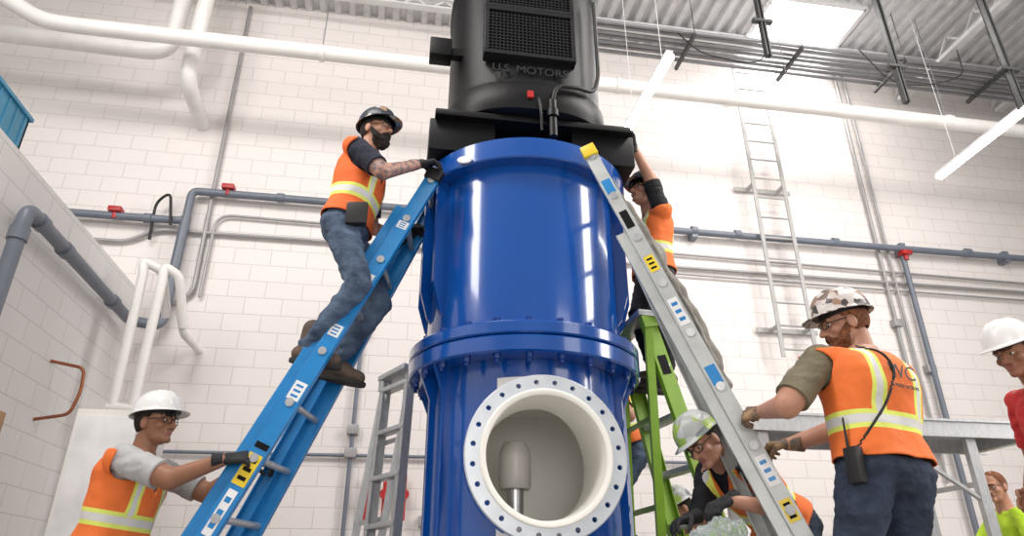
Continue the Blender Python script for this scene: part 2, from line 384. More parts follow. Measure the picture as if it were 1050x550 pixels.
    for p1,p2 in (((2.31,6.05,5.2),(2.35,4.85,5.2)),((6.52,6.4,5.2),(6.44,4.2,5.2))):
        g=group('led_strip_light')
        bm=bmesh.new(); bar(bm,p1,p2,(1,0,0),0.085,0.05,0.006); finish(bm,'tube',M_led,g)
        bm=bmesh.new(); u=V((0,0,0.045)); bar(bm,V(p1)+u,V(p2)+u,(1,0,0),0.07,0.04); 
        for p in (p1,p2):
            q=V(p)*0.85+V(p2 if p is p1 else p1)*0.15; cyl(bm,q+u,(q.x,q.y,7.795),0.004,seg=6)
        finish(bm,'housing',M_joist,g)
    for x,y,z0 in ((3.87,5.5,6.0),(5.5,5.5,5.55),(6.42,5.0,5.2)):
        g=group('hanging_strut_channel')
        bm=bmesh.new(); box(bm,(x-0.03,y-0.02,z0),(x-0.012,y+0.04,7.79)); box(bm,(x+0.012,y-0.02,z0),(x+0.03,y+0.04,7.79)); box(bm,(x-0.03,y+0.03,z0),(x+0.03,y+0.045,7.79))
        finish(bm,'channel',M_galv,g)
        bm=bmesh.new(); box(bm,(x-0.12,y-0.03,z0+0.5),(x+0.12,y+0.03,z0+0.54)); finish(bm,'cross_arm',M_galv,g)
    g=group('ceiling_conduit_bundle')
    for i in range(7):
        pipe('run%d'%i,[(1.2,6.30+i*0.085,7.05+0.02*(i%2)),(12,6.30+i*0.085,7.0)],0.026,M_tray,g)
    pipe('drop',[(3.2,6.3,7.0),(3.4,6.2,6.6),(4.1,6.0,6.3),(4.4,6.2,7.0)],0.008,M_rubber,g,0.4)
    pipe('drop2',[(5.7,6.2,7.0),(5.9,6.0,6.2),(6.5,5.6,6.1),(7.0,6.0,7.0)],0.008,M_rubber,g,0.4)
    bm=bmesh.new()
    for x in (1.9,3.4,4.9,6.4,7.9): box(bm,(x-0.02,6.24,6.93),(x+0.02,6.9,6.98)); cyl(bm,(x,6.24,6.95),(x,6.24,7.8),0.006,seg=6)
    finish(bm,'trapeze',M_galv,g)
    g=group('cable_tray')
    bm=bmesh.new(); 
    for dx in (0,0.16): box(bm,(1.75+dx,4.6,6.02),(1.765+dx,4.64,7.8))
    for k in range(14): box(bm,(1.75,4.61,6.1+k*0.12),(1.92,4.63,6.12+k*0.12))
    finish(bm,'tray',M_tray,g)
wall_services()

# ------------------------------------------------------------------ pump
AX,AY=0.72,4.0
def pump():
    g=group('vertical_turbine_pump')
    c=(AX,AY,0)
    nz=(0.68,0,1.05)
    def cutter():
        b=bmesh.new(); cyl(b,(0.68,2.9,1.05),(0.68,3.85,1.05),0.30,seg=72); return b
    bm=bmesh.new(); revolve(bm,[(0.555,0.0),(0.555,1.64),(0.53,1.64),(0.53,0.0)],c); o=finish(bm,'lower_barrel',M_blue,g); bool_cut(o,cutter())
    lc=(0.69,3.80,0)
    bm=bmesh.new(); revolve(bm,[(0.365,0.55),(0.365,1.50),(0.35,1.50),(0.35,0.55)],lc); o=finish(bm,'barrel_liner',M_cream,g); bool_cut(o,cutter())
    bm=bmesh.new()
    for z in (0.54,1.44): revolve(bm,[(0.0,z),(0.36,z),(0.36,z+0.03),(0.0,z+0.03)],lc)
    finish(bm,'liner_ends',M_cream,g)
    bm=bmesh.new()
    revolve(bm,[(0.56,1.60),(0.69,1.60),(0.70,1.61),(0.70,1.685),(0.69,1.695),(0.56,1.695)],c)
    revolve(bm,[(0.50,1.702),(0.69,1.702),(0.70,1.71),(0.70,1.765),(0.69,1.775),(0.50,1.775)],c)
    finish(bm,'joint_flange',M_blue,g)
    bm=bmesh.new()
    revolve(bm,[(0.0,1.775),(0.60,1.775),(0.60,2.84),(0.0,2.84)],c,closed=False)
    finish(bm,'upper_barrel',M_blue,g)
    bm=bmesh.new()
    revolve(bm,[(0.58,2.80),(0.685,2.80),(0.692,2.808),(0.692,2.935),(0.685,2.942),(0.65,2.945),(0.65,2.965),(0.0,2.966)],c,closed=False)
    finish(bm,'top_rim',M_blue,g)
    bm=bmesh.new(); 
    for a in (-168,-152,-28,-12,168,12,90,60,120):
        r=math.radians(a); d=V((math.cos(r),math.sin(r),0)); n=V((-d.y,d.x,0)); base=V((AX,AY,0))
        pts=[(0.585,1.90),(0.625,1.95),(0.675,2.12),(0.675,2.81),(0.585,2.81)]
        A=[bm.verts.new(base+d*q+n*0.011+V((0,0,z))) for q,z in pts]; B=[bm.verts.new(base+d*q-n*0.011+V((0,0,z))) for q,z in pts]
        bm.faces.new(A); bm.faces.new(B[::-1])
        for i in range(5): bm.faces.new((A[i],B[i],B[(i+1)%5],A[(i+1)%5]))
    for a in (-163,-148,-32,-17,160,20,90):
        r=math.radians(a); d=V((math.cos(r),math.sin(r),0)); n=V((-d.y,d.x,0)); base=V((AX,AY,0))
        pts=[(0.54,0.05),(0.60,0.05),(0.60,1.45),(0.67,1.62),(0.54,1.62)]
        A=[bm.verts.new(base+d*q+n*0.011+V((0,0,z))) for q,z in pts]; B=[bm.verts.new(base+d*q-n*0.011+V((0,0,z))) for q,z in pts]
        bm.faces.new(A); bm.faces.new(B[::-1])
        for i in range(5): bm.faces.new((A[i],B[i],B[(i+1)%5],A[(i+1)%5]))
    finish(bm,'stiffener_ribs',M_blue,g,smooth=False)
    bm=bmesh.new()
    for k in range(24):
        r=2*math.pi*(k+0.5)/24; x,y=AX+0.655*math.cos(r),AY+0.655*math.sin(r)
        cyl(bm,(x,y,1.575),(x,y,1.60),0.022,seg=6); cyl(bm,(x,y,1.555),(x,y,1.575),0.012,seg=8); cyl(bm,(x,y,1.775),(x,y,1.80),0.022,seg=6)
    finish(bm,'flange_bolts',M_blue2,g,smooth=False)
    bm=bmesh.new(); revolve_y(bm,[(0.335,3.24),(0.335,3.62),(0.301,3.62),(0.301,3.24)],nz); o=finish(bm,'nozzle_neck',M_blue,g)
    b=bmesh.new(); revolve(b,[(0.0,-0.1),(0.53,-0.1),(0.53,2.0),(0.0,2.0)],c,closed=False); bool_cut(o,b)
    bm=bmesh.new(); revolve_y(bm,[(0.30,3.195),(0.39,3.195),(0.39,3.245),(0.30,3.245)],nz); o=finish(bm,'nozzle_flange_back',M_blue,g)
    def holes():
        b=bmesh.new()
        for k in range(24):
            a=2*math.pi*(k+0.5)/24; x,z=0.68+0.350*math.cos(a),1.05+0.350*math.sin(a); cyl(b,(x,3.0,z),(x,3.4,z),0.0125,seg=14)
        return b
    bool_cut(o,holes())
    bm=bmesh.new(); revolve_y(bm,[(0.318,3.175),(0.383,3.175),(0.388,3.18),(0.388,3.1945),(0.318,3.1945)],nz); o=finish(bm,'nozzle_flange_face',M_flange,g); bool_cut(o,holes())
    bm=bmesh.new(); revolve_y(bm,[(0.288,3.172),(0.298,3.166),(0.312,3.166),(0.3178,3.172),(0.3178,3.194),(0.300,3.196),(0.300,3.85),(0.285,3.85),(0.280,3.25)],nz); o=finish(bm,'nozzle_liner',M_cream,g)
    b=bmesh.new(); revolve(b,[(0.0,-0.1),(0.349,-0.1),(0.349,2.0),(0.0,2.0)],lc,closed=False); bool_cut(o,b)
    bm=bmesh.new(); revolve(bm,[(0.0,0.96),(0.078,0.96),(0.085,0.98),(0.085,1.13),(0.078,1.175),(0.06,1.20),(0.0,1.215)],(0.615,3.70,0.0),closed=False); finish(bm,'shaft_cap',mat('cap_grey',(0.56,0.54,0.51),0.3),g)
    bm=bmesh.new(); revolve(bm,[(0.0,0.54),(0.045,0.54),(0.045,0.70),(0.06,0.72),(0.06,0.76),(0.045,0.78),(0.045,0.96),(0.0,0.97)],(0.615,3.70,0.0),closed=False); finish(bm,'shaft',M_steel,g)
    bm=bmesh.new(); ellipsoid(bm,(0.27,3.455,2.83),Matrix.Rotation(0.5,3,'Y')@Matrix.Rotation(-0.6,3,'Z'),0.055,0.012,0.03); finish(bm,'white_tag',M_white,g)
    g2=group('electric_motor')
    bm=bmesh.new()
    for sx in (-1,1):
        x0=AX+sx*0.46; box(bm,(x0-0.21,3.56,2.967),(x0+0.21,4.44,3.20),0.012)
    box(bm,(AX-0.64,3.50,3.19),(AX+0.64,4.50,3.235),0.01)
    box(bm,(AX-0.3,3.75,2.967),(AX+0.3,4.4,3.2))
    finish(bm,'mounting_stand',M_blackp,g2)
    def sup(z,r,n=2.6,seg=96):
        out=[]
        for i in range(seg):
            t=2*math.pi*i/seg; cc,ss=math.cos(t),math.sin(t)
            out.append(V((AX+r*math.copysign(abs(cc)**(2/n),cc),AY+r*math.copysign(abs(ss)**(2/n),ss),z)))
        return out
    bm=bmesh.new()
    ring_loft(bm,[sup(3.236,0.50),sup(3.26,0.555),sup(3.30,0.565),sup(3.44,0.565),sup(3.47,0.545),sup(3.50,0.54),sup(4.45,0.535),sup(4.47,0.55),sup(4.52,0.55),sup(4.54,0.53),sup(5.2,0.52),sup(5.4,0.42),sup(5.45,0.2)])
    finish(bm,'housing',M_black,g2,angle=40)
    yf=AY-0.538
    bm=bmesh.new()
    for z0,z1 in ((3.69,4.04),(4.10,4.42)):
        x0,x1=0.40,0.96
        box(bm,(x0,yf-0.022,z0),(x1,yf+0.05,z1)); 
    finish(bm,'vent_recess',M_dark,g2,smooth=False)
    bm=bmesh.new()
    for z0,z1 in ((3.69,4.04),(4.10,4.42)):
        x0,x1=0.40,0.96
        for a,b_ in (((x0-0.03,z0-0.03),(x1+0.03,z0)),((x0-0.03,z1),(x1+0.03,z1+0.03)),((x0-0.03,z0),(x0,z1)),((x1,z0),(x1+0.03,z1))):
            box(bm,(a[0],yf-0.045,a[1]),(b_[0],yf+0.05,b_[1]),0.004)
        n=22
        for k in range(1,n): 
            x=x0+(x1-x0)*k/n; box(bm,(x-0.004,yf-0.034,z0),(x+0.004,yf-0.024,z1))
        n=13
        for k in range(1,n):
            z=z0+(z1-z0)*k/n; box(bm,(x0,yf-0.036,z-0.004),(x1,yf-0.026,z+0.004))
    finish(bm,'vent_grille',mat('grille',(0.016,0.016,0.018),0.4,spec=0.3),g2,smooth=False)
    cu=bpy.data.curves.new('lettering','FONT'); cu.body='U.S. MOTORS'; cu.size=0.085; cu.extrude=0.004; cu.align_x='CENTER'
    t=bpy.data.objects.new('lettering',cu); COL.objects.link(t); t.location=(0.68,yf-0.012,3.54); t.rotation_euler=(math.pi/2,0,0); t.parent=g2
    cu.materials.append(mat('letter_grey',(0.03,0.03,0.032),0.35))
    bm=bmesh.new()
    box(bm,(0.02,3.62,3.78),(0.17,3.74,3.93),0.01); box(bm,(0.10,3.66,3.82),(0.30,3.72,3.88)); 
    for sx in (-1,1):
        for y in (3.60,4.4): cyl(bm,(AX+sx*0.52,y,3.23),(AX+sx*0.52,y,3.29),0.028,seg=6)
    cyl(bm,(0.82,3.44,3.05),(0.82,3.44,3.33),0.028); cyl(bm,(0.82,3.44,3.20),(0.82,3.44,3.25),0.04)
    finish(bm,'lugs_and_fitting',M_blackp,g2)
    pipe('power_hose',[(0.82,3.44,3.30),(0.84,3.41,3.44),(1.0,3.44,3.46),(1.12,3.5,3.48),(1.16,3.50,3.62),(1.16,3.5,4.3)],0.014,M_rubber,g2,0.08)
    pipe('ground_cable',[(0.72,3.47,3.45),(0.74,3.42,3.25),(0.75,3.45,3.1)],0.009,M_rubber,g2,0.08)
    bm=bmesh.new(); box(bm,(0.655,3.42,3.33),(0.695,3.44,3.38)); finish(bm,'red_tag',M_red,g2)
pump()

# ------------------------------------------------------------------ ladders
def ladder(name,nb,nt_,fb,ft,m_rail,m_rung,railw=0.085,stickers=(),step=0.305,second=None,flat=False,tip=None):
    g=group(name); nb,nt_,fb,ft=map(V,(nb,nt_,fb,ft))
    across=((fb-nb)+(ft-nt_)).normalized()
    bm=bmesh.new()
    for p,q,s in ((nb,nt_,1),(fb,ft,-1)):
        d=(q-p).normalized(); w=d.cross(across).normalized()
        bar(bm,p,q,w,railw,0.006,0.002)
        for k in(-1,1):
            off=w*k*(railw/2-0.003)+across*s*0.014
            bar(bm,p+off,q+off,across,0.03,0.006)
    finish(bm,'rails',m_rail,g,smooth=False)
    L=(nt_-nb).length; n=int((L-0.3)/step); bm=bmesh.new(); cap=bmesh.new()
    for k in range(n+1):
        t=(0.25+k*step)/L
        if t>0.985: break
        a=nb.lerp(nt_,t); b=fb.lerp(ft,t); dd=(b-a).normalized()
        if flat:
            w=V((0,0,1)).cross(dd).normalized(); bar(bm,a,b,w,0.085,0.03,0.004)
        else:
            cyl(bm,a-dd*0.008,b+dd*0.008,0.017,seg=12); cyl(cap,a-dd*0.012,a-dd*0.001,0.022,seg=14); cyl(cap,b+dd*0.001,b+dd*0.012,0.022,seg=14)
    finish(bm,'rungs',m_rung,g); 
    if not flat: finish(cap,'rung_collars',m_rung,g)
    else: cap.free()
    bm=bmesh.new()
    for p,q in ((nb,nt_),(fb,ft)):
        d=(q-p).normalized(); bar(bm,p,p+d*0.10,across,0.05,railw+0.02,0.006)
    finish(bm,'feet',M_rubber,g)
    bm=bmesh.new()
    for p,q in ((nb,nt_),(fb,ft)):
        d=(q-p).normalized(); bar(bm,q-d*0.07,q+d*0.01,across,0.045,railw+0.012,0.008)
    finish(bm,'tip_caps',tip or M_rubber,g)
    d=(nt_-nb).normalized(); w=d.cross(across).normalized()
    for i,(t,l,wf,m) in enumerate(stickers):
        bm=bmesh.new(); c=nb.lerp(nt_,t)-across*0.0042; bar(bm,c-d*l/2,c+d*l/2,w,railw*wf,0.0016); finish(bm,'label_%d'%i,m,g,smooth=False)
        if m is M_white or m is M_yellow:
            bm=bmesh.new(); 
            for j in range(3):
                cc=c-across*0.001+d*l*(j-1)*0.28; bar(bm,cc-d*l*0.06,cc+d*l*0.06,w,railw*wf*0.6,0.0012)
            finish(bm,'label_print_%d'%i,M_dark if m is M_yellow else M_ladblue,g,smooth=False)
    if second:
        bm=bmesh.new(); t0,t1=second
        for p,q,s in ((nb,nt_,1),(fb,ft,-1)):
            dd=(q-p).normalized(); w=dd.cross(across).normalized(); off=w*(railw*0.85)+across*s*0.022
            a,b=p.lerp(q,t0)+off,p.lerp(q,t1)+off
            bar(bm,a,b,w,railw*0.8,0.006,0.002)
            for k in(-1,1):
                o2=w*k*(railw*0.4-0.003)+across*s*0.012; bar(bm,a+o2,b+o2,across,0.026,0.006)
        finish(bm,'fly_rails',m_rail,g,smooth=False)
    return g
ladder('extension_ladder',(-1.17,3.5,0),(0.11,3.55,2.79),(-1.02,3.95,0),(0.13,3.93,2.79),M_ladblue,M_alu,0.09,
  stickers=((0.36,0.16,0.8,M_yellow),(0.40,0.03,0.8,M_dark),(0.50,0.10,0.75,M_white),(0.62,0.07,0.7,M_white),(0.72,0.14,0.6,M_white),(0.86,0.05,0.7,M_white),(0.29,0.22,0.55,M_white)),second=(0.05,0.9))
ladder('extension_ladder',(1.98,2.78,0),(0.98,3.26,2.86),(2.03,3.16,0),(1.16,3.58,2.96),M_ladgrey,M_alu,0.075,
  stickers=((0.90,0.10,0.7,M_ladblue),(0.82,0.12,0.6,M_dark),(0.72,0.10,0.7,M_yellow),(0.62,0.16,0.7,M_white),(0.50,0.10,0.7,M_ladblue),(0.34,0.14,0.7,M_white),(0.28,0.1,0.7,M_yellow)),second=(0.1,0.8),tip=M_yellow)
def stepladder(name,nb,nt_,fb,ft,rear,m,mr,flat=True,rw=0.08,lab=(),tip=None):
    g=ladder(name,nb,nt_,fb,ft,m,mr,rw,flat=flat,stickers=lab,tip=tip)
    nb,nt_,fb,ft,rear=map(V,(nb,nt_,fb,ft,rear))
    bm=bmesh.new()
    for q in (nt_,ft):
        b=V((q.x+rear.x,q.y+rear.y,0)); bar(bm,q,b,(0,1,0),0.03,0.05)
    for z in (0.4,0.9,1.4):
        t=z/nt_.z
        if t<0.95:
            a=V((nt_.x+rear.x,nt_.y+rear.y,0)).lerp(nt_,t); b=V((ft.x+rear.x,ft.y+rear.y,0)).lerp(ft,t); bar(bm,a,b,(0,0,1),0.03,0.012)
    finish(bm,'rear_frame',m,g,smooth=False)
    bm=bmesh.new(); bar(bm,nt_+V((0,-0.03,0.02)),ft+V((0,0.03,0.02)),(1,0,0),0.14,0.04,0.01); finish(bm,'top_cap',mr,g)
stepladder('fibreglass_stepladder',(2.00,3.80,0),(1.47,3.80,2.02),(1.84,4.22,0),(1.43,4.20,2.0),(-0.05,0,0),M_ladgreen,M_alu,rw=0.105,lab=((0.45,0.18,0.6,M_dark),(0.62,0.1,0.7,M_white),(0.85,0.12,0.6,M_dark),(0.30,0.12,0.6,M_white)),tip=M_ladgreen)
stepladder('aluminium_stepladder',(-0.0,4.6,0),(0.05,4.62,1.84),(-0.19,4.80,0),(-0.13,4.80,1.80),(-0.22,0.35,0),M_alu,M_alu,rw=0.075,tip=M_alu)
def platform():
    g=group('aluminium_work_platform'); bm=bmesh.new()
    x0,x1,y0,y1,z=2.1,4.35,4.0,4.6,1.5
    box(bm,(x0,y0,z-0.11),(x1,y0+0.02,z)); box(bm,(x0,y1-0.02,z-0.11),(x1,y1,z))
    box(bm,(x0+0.002,y0+0.021,z-0.013),(x1-0.002,y1-0.021,z-0.001))
    box(bm,(x0,y0-0.012,z-0.012),(x1,y0-0.001,z+0.004)); box(bm,(x0,y0-0.012,z-0.114),(x1,y0-0.001,z-0.098))
    for x in (x0+0.1,3.2,x1-0.1): box(bm,(x-0.03,y0+0.022,z-0.10),(x+0.03,y1-0.022,z-0.015))
    for x in (x0+0.15,3.72):
        for y in (y0+0.045,y1-0.045): bar(bm,(x,y,z-0.02),(x,y,0),(1,0,0),0.07,0.04)
        for zz in (0.3,0.7,1.1): bar(bm,(x,y0+0.05,zz),(x,y1-0.05,zz),(0,0,1),0.03,0.03)
    bar(bm,(3.70,y0+0.045,1.0),(3.1,y0+0.045,1.4),(0,1,0),0.03,0.02)
    finish(bm,'frame',M_alu,g,smooth=False)
    g=group('step_platform'); bm=bmesh.new(); box(bm,(1.35,4.6,0.50),(1.95,5.05,0.54),0.005)
    for x in (1.4,1.9):
        for y in (4.64,5.01): bar(bm,(x,y,0),(x,y,0.5),(1,0,0),0.04,0.04)
    finish(bm,'frame',M_alu,g,smooth=False)
platform()
def tarp():
    g=group('draped_tarp')
    def rail(z,dx): t=(2.86-z)/2.86; return V((0.98+1.0*t+dx,3.26-0.48*t+0.03,z))
    path=[rail(2.55,0.05),rail(2.35,0.07),rail(2.15,0.08),rail(1.95,0.075),rail(1.75,0.085),rail(1.55,0.07),rail(1.38,0.04),rail(1.30,0.0)]
    bm=bmesh.new(); rings=[]; N=80
    for k in range(N+1):
        t=k/N*(len(path)-1); i=min(int(t),len(path)-2); p=path[i].lerp(path[i+1],t-i)
        w=0.036*(0.8+0.5*noise.noise(V((k*0.16,0,3))))*(1 if 3<k<N-4 else 0.6)
        ring=[]
        for j in range(40):
            a=2*math.pi*j/40
            f=1+0.30*math.sin(5*a+k*0.10)+0.55*noise.noise(V((math.cos(a)*1.5,math.sin(a)*1.5,k*0.2)))
            ring.append(p+V((math.cos(a)*w*1.1*f,math.sin(a)*w*0.9*f,math.sin(a*2)*0.01)))
        rings.append(ring)
    ring_loft(bm,rings); finish(bm,'folds',M_cloth,g,angle=80)
    g=group('plastic_bag'); bm=bmesh.new(); bmesh.ops.create_icosphere(bm,subdivisions=6,radius=1.0)
    for v in bm.verts:
        n=noise.noise(v.co*1.6)+0.45*abs(noise.noise(v.co*4))-0.3*abs(noise.noise(v.co*9)); v.co=V((v.co.x*0.14,v.co.y*0.10,v.co.z*0.11))*(1+0.45*n)+V((1.42,3.0,0.65))
    pm,nt,b=newmat('clear_plastic'); b.inputs['Base Color'].default_value=(0.85,0.92,0.92,1); b.inputs['Transmission Weight'].default_value=0.8; b.inputs['Roughness'].default_value=0.12; b.inputs['IOR'].default_value=1.08
    finish(bm,'bag',pm,g,angle=60)
    g=group('tool_bucket'); bm=bmesh.new(); cyl(bm,(1.42,3.0,0.0),(1.42,3.0,0.50),0.13,0.16,28); finish(bm,'bucket',M_white,g)
tarp()

# ------------------------------------------------------------------ people
def ik(a,t,l1,l2,pole):
    a,t,pole=V(a),V(t),V(pole); d=t-a; L=d.length; mx=(l1+l2)*0.998
    if L>mx: s=L/mx if L/mx<1.12 else 1.12; l1*=s; l2*=s; 
    if L>(l1+l2)*0.999: t=a+d.normalized()*(l1+l2)*0.999; d=t-a; L=d.length
    x=(l1*l1-l2*l2+L*L)/(2*L); h=math.sqrt(max(0,l1*l1-x*x)); dn=d.normalized()
    p=(pole-dn*pole.dot(dn)); p=p.normalized() if p.length>1e-4 else frame(dn)[0]
    return a+dn*x+p*h,t
def hand(g,name,W,d,n,curl,side,m,k=1.0):
    W=V(W); d=V(d).normalized(); n=V(n); n=(n-d*n.dot(d)).normalized(); s=d.cross(n)*side
    bm=bmesh.new(); ls=(0.072,0.082,0.076,0.058); xs=(0.031,0.0105,-0.0105,-0.030)
    capsule(bm,W-d*0.03,W+d*0.02,0.026*k,0.026*k)
    for i in range(4):
        base=W+d*(0.088-0.006*abs(i-1))*k+s*xs[i]*k
        capsule(bm,W+d*0.012+s*xs[i]*0.6,base,0.0165*k,0.0125*k,10)
        p=base; th=0
        for j,(f,r) in enumerate(((0.45,0.0100),(0.31,0.0092),(0.24,0.0082))):
            th+=curl*(0.75,0.95,0.7)[j]*(1+0.06*i); q=p+(d*math.cos(th)+n*math.sin(th))*ls[i]*f*k
            capsule(bm,p,q,r*k,r*0.94*k,10); p=q
    p=W+d*0.022*k+s*0.022*k; q=p+(d*0.55+s*0.7+n*0.35).normalized()*0.042*k
    capsule(bm,p,q,0.0155*k,0.012*k,10)
    q2=q+(d*0.75+s*0.25*(1-curl)+n*(0.3+0.6*curl)).normalized()*0.034*k; capsule(bm,q,q2,0.0115*k,0.0105*k,10)
    q3=q2+(d*0.6-s*0.3*curl+n*(0.3+0.6*curl)).normalized()*0.026*k; capsule(bm,q2,q3,0.0105*k,0.009*k,10)
    me=remesh(bm,0.0036,2); link(me,name,m,g,60)
    if m in (M_glovek,M_glovet):
        bm=bmesh.new(); cyl(bm,W-d*0.055,W-d*0.005,0.037,0.031,18); finish(bm,name+'_cuff',m,g)
def boot(g,name,A,toe,up,m=None):
    A=V(A); toe=V(toe).normalized(); up=V(up); up=(up-toe*up.dot(toe)).normalized(); s=toe.cross(up)
    bm=bmesh.new(); capsule(bm,A+up*0.10,A-up*0.01,0.056,0.052); capsule(bm,A-toe*0.035-up*0.042,A+toe*0.05-up*0.038,0.043,0.046)
    capsule(bm,A+toe*0.05-up*0.035,A+toe*0.155-up*0.048,0.048,0.038); capsule(bm,A+s*0.012+toe*0.09-up*0.05,A+s*0.012+toe*0.16-up*0.055,0.036,0.032); capsule(bm,A,A+toe*0.07-up*0.02,0.046,0.044)
    me=remesh(bm,0.008,3); link(me,name,m or M_boot,g,60)
    bm=bmesh.new(); rings=[]
    for z,k in ((-0.098,0.96),(-0.092,1.0),(-0.075,1.0),(-0.070,0.97)):
        R=[]
        for i in range(28):
            a=2*math.pi*i/28; x=math.cos(a); y=math.sin(a); w=0.044+0.008*x
            R.append(A+toe*(0.062+x*0.142*k)+s*(y*w*k)+up*z)
        rings.append(R)
    ring_loft(bm,rings); finish(bm,name+'_sole',M_sole,g)
def head(g,C,f,up,N,skin,hat,beard=None,hair=M_beardb,glasses=True,brimf=0.038,hs=1.0,band=None,bald=False):
    C=V(C); f=V(f).normalized(); up=V(up); up=(up-f*up.dot(f)).normalized(); r=f.cross(up)
    M=Matrix((r,f,up)).transposed(); T=lambda x,y,z:C+M@V((x,y,z))
    bm=bmesh.new()
    ellipsoid(bm,T(0,-0.014,0.03),M,0.075,0.094,0.088); ellipsoid(bm,T(0,0.014,-0.028),M,0.064,0.078,0.085); ellipsoid(bm,T(0,0.034,-0.074),M,0.050,0.050,0.040)
    capsule(bm,T(0,0.086,0.014),T(0,0.112,-0.024),0.0085,0.0135,12)
    for x in(-1,1):
        capsule(bm,T(x*0.010,0.098,-0.029),T(x*0.012,0.092,-0.029),0.0095,0.009,10)
        ellipsoid(bm,T(x*0.042,0.058,-0.022),M,0.024,0.026,0.024); ellipsoid(bm,T(x*0.076,-0.008,-0.012),M,0.012,0.022,0.033)
        capsule(bm,T(x*0.014,0.088,0.026),T(x*0.046,0.074,0.026),0.010,0.009,10)
        capsule(bm,T(x*0.020,0.084,0.0155),T(x*0.042,0.079,0.0145),0.0065,0.006,8)
    capsule(bm,T(-0.018,0.087,-0.052),T(0.018,0.087,-0.052),0.0075,None,10); capsule(bm,T(-0.015,0.086,-0.063),T(0.015,0.086,-0.063),0.0085,None,10); capsule(bm,T(-0.008,0.080,-0.090),T(0.008,0.080,-0.090),0.019,None,10)
    capsule(bm,T(0,-0.025,-0.06),V(N)-V((0,0,0.02)),0.056,0.062)
    me=remesh(bm,0.005,2,0.4)
    Mi=M.transposed(); me.materials.append(skin); me.materials.append(M_lip); 
    for p in me.polygons:
        l=Mi@(V(p.center)-C)
        if abs(l.x)<0.022 and l.y>0.087 and -0.068<l.z<-0.048: p.material_index=1
    link(me,'head',None,g,80)
    bm=bmesh.new(); b2=bmesh.new()
    for x in(-1,1):
        ellipsoid(bm,T(x*0.031,0.077,0.005),M,0.0135,0.010,0.0060,14,8); ellipsoid(b2,T(x*0.031,0.0855,0.005),M,0.0056,0.003,0.0052,12,6)
        capsule(b2,T(x*0.016,0.100,0.027),T(x*0.046,0.086,0.028),0.004,0.003,8)
    finish(bm,'eyes',M_eye,g); finish(b2,'irises_and_brows',M_iris if hair is not M_beardg else M_beardg,g)
    if not bald:
        bm=bmesh.new(); bmesh.ops.create_icosphere(bm,subdivisions=4,radius=1.0)
        for v in bm.verts: v.co=V((v.co.x*0.084,v.co.y*0.102,v.co.z*0.10))
        dl=[v for v in bm.verts if v.co.y>0.045+0.3*max(0,v.co.z) or v.co.z<-0.07 or (v.co.y>0.0 and v.co.z<-0.01)]
        bmesh.ops.delete(bm,geom=dl,context='VERTS')
        for v in bm.verts: v.co=T(v.co.x,v.co.y-0.012,v.co.z+0.018)+M@V((0,0,0.004*noise.noise(v.co*40)))
        finish(bm,'hair',hair,g,60)
    if beard:
        bm=bmesh.new(); ellipsoid(bm,T(0,0.046,-0.085),M,0.058,0.056,0.048); ellipsoid(bm,T(0,0.062,-0.115),M,0.036,0.034,0.036)
        for x in(-1,1):
            capsule(bm,T(x*0.068,0.012,-0.02),T(x*0.050,0.05,-0.075),0.012,0.026); capsule(bm,T(x*0.004,0.100,-0.045),T(x*0.030,0.088,-0.058),0.0085,0.009,10)
        me=remesh(bm,0.006,1)
        for v in me.vertices: v.co+=v.normal*0.004*noise.noise(v.co*70)
        link(me,'beard',beard,g,80)
    if glasses:
        bm=bmesh.new()
        for x in(-1,1):
            pts=[T(x*0.033+0.024*math.cos(a)*(1),0.100-0.10*abs(0.024*math.cos(a))*0.3-(0.012 if x*math.cos(a)>0.5 else 0),0.006+0.018*math.sin(a)) for a in [2*math.pi*i/16 for i in range(16)]]
            for i in range(16): capsule(bm,pts[i],pts[(i+1)%16],0.0022,None,6)
            capsule(bm,T(x*0.056,0.088,0.010),T(x*0.078,-0.005,0.008),0.0022,None,6)
        capsule(bm,T(-0.010,0.104,0.010),T(0.010,0.104,0.010),0.0022,None,6)
        finish(bm,'safety_glasses',M_rubber,g)
    if hat is None: return
    th=0.10; Hm=M@Matrix.Rotation(th,3,'X'); H=lambda x,y,z:C+M@V((0,-0.006,0.050))+Hm@V((x,y,z))
    bm=bmesh.new(); rings=[]; seg=48
    for k in range(0,13):
        t=(k/12)*math.pi/2*0.985; R=[]
        for i in range(seg):
            a=2*math.pi*i/seg; x=math.cos(a)*math.cos(t)**0.75; y=math.sin(a)*math.cos(t)**0.75; z=math.sin(t)
            rid=0.0
            for rx in (-0.032,0.0,0.032): rid+=0.006*math.exp(-((x*0.108-rx)/0.008)**2)*min(1,z*2)
            R.append(H(x*0.108*hs,y*0.130*hs,z*0.118*hs+rid))
        rings.append(R)
    ring_loft(bm,rings,cap=False)
    bm.verts.ensure_lookup_table(); bm.faces.new([bm.verts[i] for i in range(len(bm.verts)-seg,len(bm.verts))])
    inner=[bm.verts[i] for i in range(seg)]; prev=inner
    for step_,(ex,dz) in enumerate(((0.5,-0.003),(1.0,-0.007))):
        cur=[]
        for i in range(seg):
            a=2*math.pi*i/seg; fr=max(0,math.sin(a)); e=(0.011+brimf*fr**1.5)*ex
            cur.append(bm.verts.new(H(math.cos(a)*(0.108*hs+e*0.75),math.sin(a)*(0.130*hs+e),dz*(1+1.5*fr))))
        for i in range(seg): bm.faces.new((prev[i],prev[(i+1)%seg],cur[(i+1)%seg],cur[i]))
        prev=cur
    o=finish(bm,'hard_hat',hat,g,60); sm=o.modifiers.new('s','SOLIDIFY'); sm.thickness=0.004; sm.offset=-1
    bm=bmesh.new()
